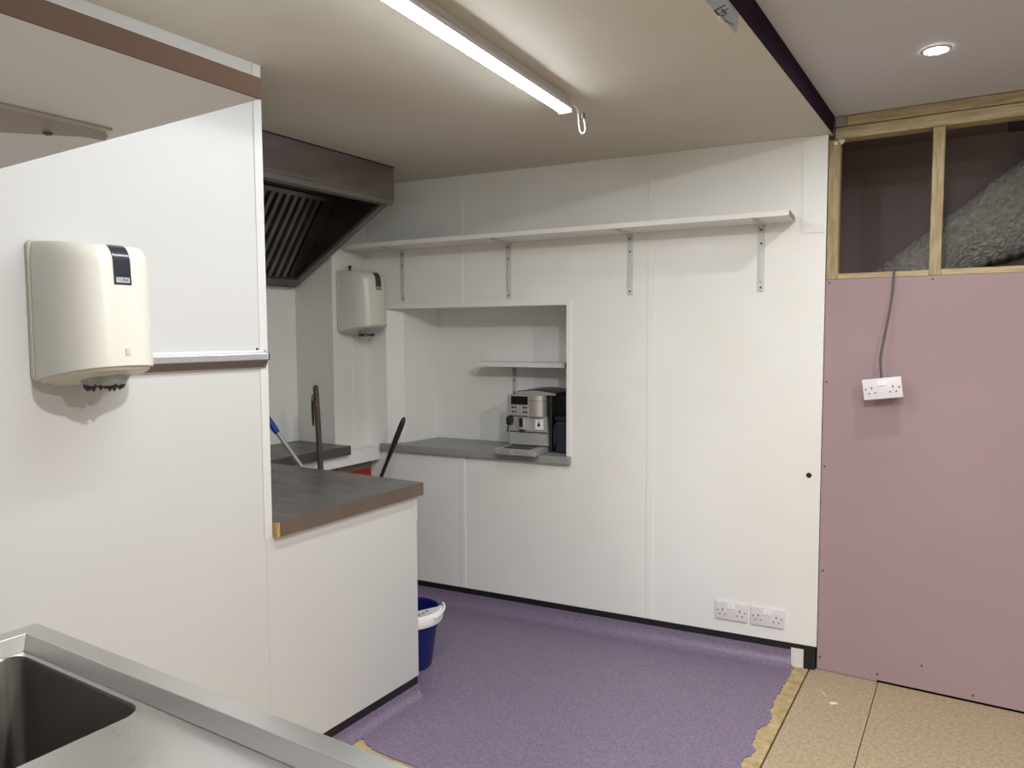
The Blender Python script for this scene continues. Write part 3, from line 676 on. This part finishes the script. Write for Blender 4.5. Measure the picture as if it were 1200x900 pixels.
mb.lathe(prof+[prof[0]], c=(bx, by, 0), n=36, a0=a0, a1=a1); wr = mb.build('wringer', WHITEP, R, smooth=True)
mb = MB(); 
hp = [(bx+0.158*math.cos(a), by+0.158*math.sin(a), 0.235+0.03*abs(math.sin((a-az)*0.8))) for a in [az+0.75+i*0.075 for i in range(15)]]
mb.tube(hp, 0.006, 8); mb.build('bail_handle', WHITEP, R, smooth=True)
for k2 in range(7):
    mb = MB(); a = az-0.9+k2*0.35; mb.lathe([(0.0001, 0), (0.006, 0), (0.006, 0.004), (0.0001, 0.004)], c=(bx+0.085*math.cos(a), by+0.085*math.sin(a), 0.2535), n=10)
    mb.build('drain_hole', BLACK, wr)

# ------------------------------------------------------------------ sockets
def socket_parts(R, F, extra=None):
    """F: frame with x right, y into wall, z up, origin at plate centre on the wall"""
    mb = MB(F); mb.box(-0.073, 0.073, -0.0105, -0.0003, -0.043, 0.043, 0.003, 3); mb.build('face_plate', SOCK, R, smooth=True)
    for sx in (-0.009, 0.009):
        mb = MB(F); mb.poly([(sx-0.0072, -0.0103, 0.008), (sx-0.0072, -0.0145, 0.012), (sx-0.0072, -0.0125, 0.033), (sx-0.0072, -0.0103, 0.034)], (0.0144, 0, 0)); mb.build('rocker_switch', WHITEP, R)
    for sx in (-0.039, 0.039):
        mb = MB(F)
        mb.box(sx-0.0022, sx+0.0022, -0.0111, -0.0095, 0.000, 0.0090); mb.box(sx-0.0150, sx-0.0080, -0.0111, -0.0095, -0.0185, -0.0145); mb.box(sx+0.0080, sx+0.0150, -0.0111, -0.0095, -0.0185, -0.0145)
        mb.build('pin_slots', BLACK, R)
    for sx in (-0.062, 0.062):
        mb = MB(F); mb.lathe([(0.0001, 0), (0.0035, 0), (0.0028, 0.0012), (0.0001, 0.0014)], n=12, M=Matrix.Translation((sx, -0.0102, 0.0)) @ Matrix.Rotation(PI/2, 4, 'X')); mb.build('screw', SCREW, R)
F1 = WALL @ Matrix.Translation((-0.602, 0, 0.209))
s1 = thing('double_socket', 'white double wall socket low on the back wall, left of its twin', 'socket', F1, (0, 0, 0), 'wall sockets by the floor')
socket_parts(s1, F1)
s2 = copy_tree(s1); s2['label'] = 'white double wall socket low on the back wall, nearer the pink board'
s2.location = (WALL @ Matrix.Translation((-0.4415, 0, 0.2075))).to_translation(); ROOTM[s2.name] = WALL @ Matrix.Translation((-0.4415, 0, 0.2075))
F3 = Matrix.Translation((-0.322, Y0-0.068, 1.2695)) @ Matrix.Rotation(-0.135, 4, 'Y') @ Matrix.Rotation(-0.10, 4, 'X') @ Matrix.Rotation(0.05, 4, 'Z')
s3 = thing('hanging_socket', 'white double socket dangling on a grey cable in front of the pink board', 'socket', F3, (0, 0, 0))
socket_parts(s3, F3)
mb = MB(F3); mb.box(-0.066, 0.066, 0.0, 0.036, -0.036, 0.036, 0.003, 2); mb.build('back_box', SOCK, s3)
mb = MB()
top = F3 @ Vector((0.0, 0.012, 0.034))
cp = [(-0.296, Y0+0.040, 1.757), (-0.2962, Y0+0.010, 1.7575), (-0.2968, Y0-0.007, 1.750), (-0.2975, Y0-0.012, 1.715), (-0.301, Y0-0.018, 1.65), (-0.312, Y0-0.028, 1.56), (-0.326, Y0-0.038, 1.47), (-0.3345, Y0-0.048, 1.40), tuple(top+Vector((-0.004, 0, 0.04))), tuple(top)]
def smooth_pts(p, n=6):
    p = [Vector(q) for q in p]; out = []
    for i in range(len(p)-1):
        a, b, c, d = p[max(i-1, 0)], p[i], p[i+1], p[min(i+2, len(p)-1)]
        for k_ in range(n):
            t = k_/n
            out.append(0.5*((2*b)+(c-a)*t+(2*a-5*b+4*c-d)*t*t+(3*b-a-3*c+d)*t**3))
    return out+[p[-1]]
mb.tube(smooth_pts(cp), 0.0046, 10); mb.build('cable', CABLE, s3, smooth=True)

# ------------------------------------------------------------------ ceiling lights and added fill lamps
TS = Matrix.Translation((-1.270, 2.410, 0)) @ Matrix.Rotation(ANG-0.025, 4, 'Z')     # far end of the batten
TL = 1.50
R = thing('batten_light', 'lit white LED batten on the kitchen ceiling', 'light', TS, (0, 0, ZL))
mb = MB(TS); mb.box(-0.014, 0.014, -TL, 0.0, 2.307, 2.3395); mb.box(-0.0268, 0.0268, -TL, 0.0, 2.2937, 2.308, 0.002, 1); mb.build('housing', HOUSE, R)
mb = MB(TS); mb.poly([(0.0235, -TL, 2.2935), (0.0205, -TL, 2.288), (0.014, -TL, 2.284), (-0.014, -TL, 2.284), (-0.0205, -TL, 2.288), (-0.0235, -TL, 2.2935)], (0, TL, 0)); mb.build('diffuser', TUBE_M, R)
mb = MB(TS); mb.box(-0.0275, 0.0275, 0.0002, 0.010, 2.283, 2.312, 0.003, 2); mb.build('end_cap', HOUSE, R); mb = MB(TS); mb.box(-0.0275, 0.0275, -TL-0.010, -TL-0.0002, 2.283, 2.312, 0.003, 2); mb.build('end_cap', HOUSE, R)

c0 = TS @ Vector((0.020, 0.009, 2.308))
lp = [c0, c0+Vector((0.004, 0.018, 0.004)), c0+Vector((0.012, 0.028, -0.012)), c0+Vector((0.016, 0.030, -0.055)), c0+Vector((0.022, 0.032, -0.088)), c0+Vector((0.034, 0.034, -0.092)), c0+Vector((0.040, 0.034, -0.078)), c0+Vector((0.036, 0.034, -0.052)), c0+Vector((0.031, 0.034, -0.035))]
mb = MB(); mb.tube(smooth_pts(lp), 0.0026, 8); cd = mb.build('pull_cord', CORD, R, smooth=True)
mb = MB(); e = c0+Vector((0.030, 0.034, -0.032)); mb.box(e.x-0.006, e.x+0.006, e.y-0.005, e.y+0.005, e.z-0.012, e.z+0.010, 0.002, 1); mb.build('cord_clip', BLACK, cd)

R = thing('downlight', 'small round lit spotlight in the grey ceiling above the pink board', 'light', ID, (-0.140, 2.838, ZR))
mb = MB(); mb.lathe([(0.034, -0.001), (0.046, -0.0005), (0.047, -0.003), (0.042, -0.006), (0.035, -0.006), (0.033, -0.003), (0.034, -0.001)], c=(-0.140, 2.838, ZR), n=36); mb.build('bezel', HOUSE, R, smooth=True)
mb = MB(); mb.lathe([(0.0001, -0.0045), (0.033, -0.0045), (0.033, -0.0008), (0.0001, -0.0008)], c=(-0.140, 2.838, ZR), n=30); mb.build('lens', DOWN_M, R)
def lamp(name, x, y, z, e, size=0.08, col=(1, 0.975, 0.955), spread=PI):
    l = bpy.data.lights.new(name, 'AREA'); l.shape = 'DISK'; l.size = size; l.energy = e; l.color = col; l.spread = spread
    o = bpy.data.objects.new(name, l); COL.objects.link(o); o.location = (x, y, z); return o
lamp('fill_lamp', -0.14, 0.95, ZR-0.004, 28)  # unseen fill lamps, added to brighten the room and the back wall
lamp('fill_lamp', -0.14, -0.90, ZR-0.004, 21)
lamp('fill_lamp', 1.10, 0.95, ZR-0.004, 36)

# metal plate with stencilled marks on the cream ceiling
R = thing('ceiling_plate', 'grey metal plate with dark marks on the cream ceiling by the purple step', 'plate', ID, (-0.58, 2.0, ZL))
mb = MB(); mb.poly([(-0.622, 1.55, ZL-0.0025), (-0.560, 1.55, ZL-0.0025), (-0.5635, 2.053, ZL-0.0025), (-0.600, 2.170, ZL-0.0025)], (0, 0, 0.0023)); mb.build('plate', FOIL, R)
mb = MB()
for (a, b, w) in (((-0.606, 1.985), (-0.572, 1.965), 0.005), ((-0.606, 1.985), (-0.604, 2.03), 0.005), ((-0.604, 2.03), (-0.585, 2.018), 0.004), ((-0.585, 2.018), (-0.588, 1.985), 0.004), ((-0.595, 2.005), (-0.572, 1.99), 0.004),
                  ((-0.606, 2.045), (-0.59, 2.10), 0.003)):
    d = Vector((b[0]-a[0], b[1]-a[1], 0)); nrm = Vector((-d.y, d.x, 0)).normalized()*w/2
    a3, b3 = Vector((a[0], a[1], ZL-0.0032)), Vector((b[0], b[1], ZL-0.0032))
    mb.poly([a3-nrm, b3-nrm, b3+nrm, a3+nrm], (0, 0, 0.0006))
mb.build('stencil_marks', INK, R)
mb = MB(); mb.box(-0.611, -0.601, 2.02, 2.06, ZL-0.010, ZL-0.0004, 0.002, 1); mb.build('clip', CREAM2, R)

# ------------------------------------------------------------------ sink
R = thing('sink_unit', 'stainless steel sink unit with raised edge in the lower left corner', 'sink', ID, (-1.05, 0.4, 0))
UX0, UY1, UZ, DZ = -1.573, 0.735, 0.930, 0.900
UX1, UY0 = -0.36, 0.09
rw = 0.037
BX0, BX1, BY0, BY1, BR = -1.525, -1.118, 0.215, 0.678, 0.035
def rr(x0, x1, y0, y1, r, z, n=6):
    pts = []
    for cx, cy, a in ((x1-r, y1-r, 0), (x0+r, y1-r, PI/2), (x0+r, y0+r, PI), (x1-r, y0+r, 1.5*PI)):
        for i in range(n+1):
            t = a+PI/2*i/n; pts.append((cx+r*math.cos(t), cy+r*math.sin(t), z))
    return pts
# deck: flat sheet with the bowl cut out (ring quads + filler)
mb = MB()
inner = rr(BX0, BX1, BY0, BY1, BR, DZ); m_ = len(inner)
X_0, X_1, Y_0, Y_1 = UX0+0.002, UX1-0.002, UY0+0.002, UY1-rw+0.006
def outer_pt(p):
    cx, cy = (BX0+BX1)/2, (BY0+BY1)/2
    dx, dy = p[0]-cx, p[1]-cy
    x_hi, x_lo = BX1+0.02, X_0
    t = min((x_hi-cx)/dx if dx > 0 else ((x_lo-cx)/dx if dx < 0 else 9e9), (Y_1-cy)/dy if dy > 0 else ((Y_0-cy)/dy if dy < 0 else 9e9))
    return (cx+dx*t, cy+dy*t, DZ)
ov = [mb.bm.verts.new(outer_pt(p)) for p in inner]; iv = [mb.bm.verts.new(p) for p in inner]
for i in range(m_): mb.bm.faces.new((iv[i], iv[(i+1) % m_], ov[(i+1) % m_], ov[i]))
for (cx_, cy_) in ((BX1+0.02, Y_1), (X_0, Y_1), (X_0, Y_0), (BX1+0.02, Y_0)):
    # close the corners of the ring
    best = sorted(range(m_), key=lambda i: min((ov[i].co-Vector((cx_, cy_, DZ))).length, (ov[(i+1) % m_].co-Vector((cx_, cy_, DZ))).length) + (0 if (abs(ov[i].co.x-ov[(i+1) % m_].co.x) > 1e-5 and abs(ov[i].co.y-ov[(i+1) % m_].co.y) > 1e-5) else 10))[0]
    a, b = ov[best], ov[(best+1) % m_]
    if abs(a.co.x-b.co.x) > 1e-5 and abs(a.co.y-b.co.y) > 1e-5:
        c = mb.bm.verts.new((cx_, cy_, DZ)); mb.bm.faces.new((a, c, b))
mb.box(BX1+0.02, X_1, Y_0, Y_1, DZ-0.002, DZ)
deck = mb.build('deck', STEEL, R)
# raised rolled edge: left and far sides and right side
mb = MB()
def rimprof(o): return [(0, 0.835), (0, UZ), (rw, UZ), (rw+0.006, DZ+0.012), (rw+0.010, DZ+0.0005), (rw, DZ-0.004), (rw-0.003, UZ-0.004), (0.003, UZ-0.004), (0.003, 0.835)]
out_ = [(o, z) for o, z in rimprof(0)]
path = [(UX1, UY0), (UX1, UY1), (UX0, UY1), (UX0, UY0)]
rings = []
for (px, py), (ix, iy) in zip(path, ((-1, 0), (-1, -1), (1, -1), (1, 0))):
    rings.append([(px+ix*o, py+iy*o, z) for o, z in out_])
mb.loft(rings); rim = mb.build('raised_edge', STEEL, R)
bv = rim.modifiers.new('b', 'BEVEL'); bv.width = 0.003; bv.segments = 2; bv.limit_method = 'ANGLE'; bv.angle_limit = 0.6
# bowl
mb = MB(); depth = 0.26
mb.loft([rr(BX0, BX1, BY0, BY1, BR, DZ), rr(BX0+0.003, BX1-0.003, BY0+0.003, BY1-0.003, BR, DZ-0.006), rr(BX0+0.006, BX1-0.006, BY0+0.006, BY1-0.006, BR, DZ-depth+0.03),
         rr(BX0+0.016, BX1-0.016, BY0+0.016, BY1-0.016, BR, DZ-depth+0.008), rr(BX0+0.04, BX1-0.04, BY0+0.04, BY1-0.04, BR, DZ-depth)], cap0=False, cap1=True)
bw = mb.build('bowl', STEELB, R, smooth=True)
mb = MB(); mb.lathe([(0.0001, 0.001), (0.03, 0.001), (0.044, 0.004), (0.046, 0.0), (0.0001, 0.0)], c=((BX0+BX1)/2, (BY0+BY1)/2, DZ-depth), n=28); mb.build('drain', STEEL, bw, smooth=True)
for lx in (UX0+0.04, UX1-0.04):
    for ly in (UY0+0.04, UY1-0.05):
        mb = MB(); mb.box(lx-0.02, lx+0.02, ly-0.02, ly+0.02, 0.0005, 0.88); mb.build('leg', STEEL, R)
mb = MB(); mb.box(UX0+0.02, UX1-0.02, UY0+0.02, UY1-0.03, 0.20, 0.215); mb.build('undershelf', STEEL, R)

# ------------------------------------------------------------------ loose bits on the floor
mb = MB(); rnd = random.Random(9)
mb.poly([(-0.455, 3.165, 0.0002), (-0.435, 3.172, 0.0002), (-0.430, 3.185, 0.0002), (-0.446, 3.190, 0.0002), (-0.462, 3.18, 0.0002)], (0, 0, 0.0015))
tag(mb.build('plaster_flake', STICK), 'small white flake lying on the bare chipboard floor by the pink board', 'debris')
mb = MB()
for (ax, ay, bx_, by_) in ((-0.512, 3.27, -0.478, 3.225),):
    d = Vector((bx_-ax, by_-ay, 0)); nn = Vector((-d.y, d.x, 0)).normalized()*0.006
    mb.poly([Vector((ax, ay, 0.0002))-nn*0.4, Vector((ax, ay, 0.0002))+nn*0.5, Vector((bx_, by_, 0.0002))+nn, Vector((bx_, by_, 0.0002))-nn*0.6], (0, 0, 0.0004))
tag(mb.build('paint_scuff', mat('chalky scuff', (0.55, 0.50, 0.42), 0.9)), 'chalky white scuff on the chipboard floor beside the wall corner', 'mark')

# ------------------------------------------------------------------ camera, world, view
cam = bpy.data.cameras.new('camera'); co = bpy.data.objects.new('camera', cam); COL.objects.link(co)
p, y, r = 0.06690563, -0.55542197, -0.00430721
cx, sx, cy, sy, cr, sr = math.cos(p), math.sin(p), math.cos(y), math.sin(y), math.cos(r), math.sin(r)
Mw = Matrix(((cr, -sr, 0), (sr, cr, 0), (0, 0, 1))) @ Matrix(((1, 0, 0), (0, cx, -sx), (0, sx, cx))) @ Matrix(((1, 0, 0), (0, 0, -1), (0, 1, 0))) @ Matrix(((cy, -sy, 0), (sy, cy, 0), (0, 0, 1)))
rx, ry, rz = Mw[0], Mw[1], Mw[2]
co.matrix_world = Matrix(((rx[0], -ry[0], -rz[0], 0), (rx[1], -ry[1], -rz[1], 0), (rx[2], -ry[2], -rz[2], 1.5), (0, 0, 0, 1)))
cam.sensor_fit = 'HORIZONTAL'; cam.sensor_width = 36; cam.lens = 875.88/1200*36; cam.clip_start = 0.02
sc = bpy.context.scene; sc.camera = co
w = bpy.data.worlds.new('world'); sc.world = w; w.use_nodes = True
w.node_tree.nodes['Background'].inputs['Color'].default_value = (0.02, 0.02, 0.02, 1)
vs = sc.view_settings; vs.view_transform = 'Standard'; vs.look = 'None'; vs.gamma = 1.0; vs.use_curve_mapping = False; vs.exposure = 0.45
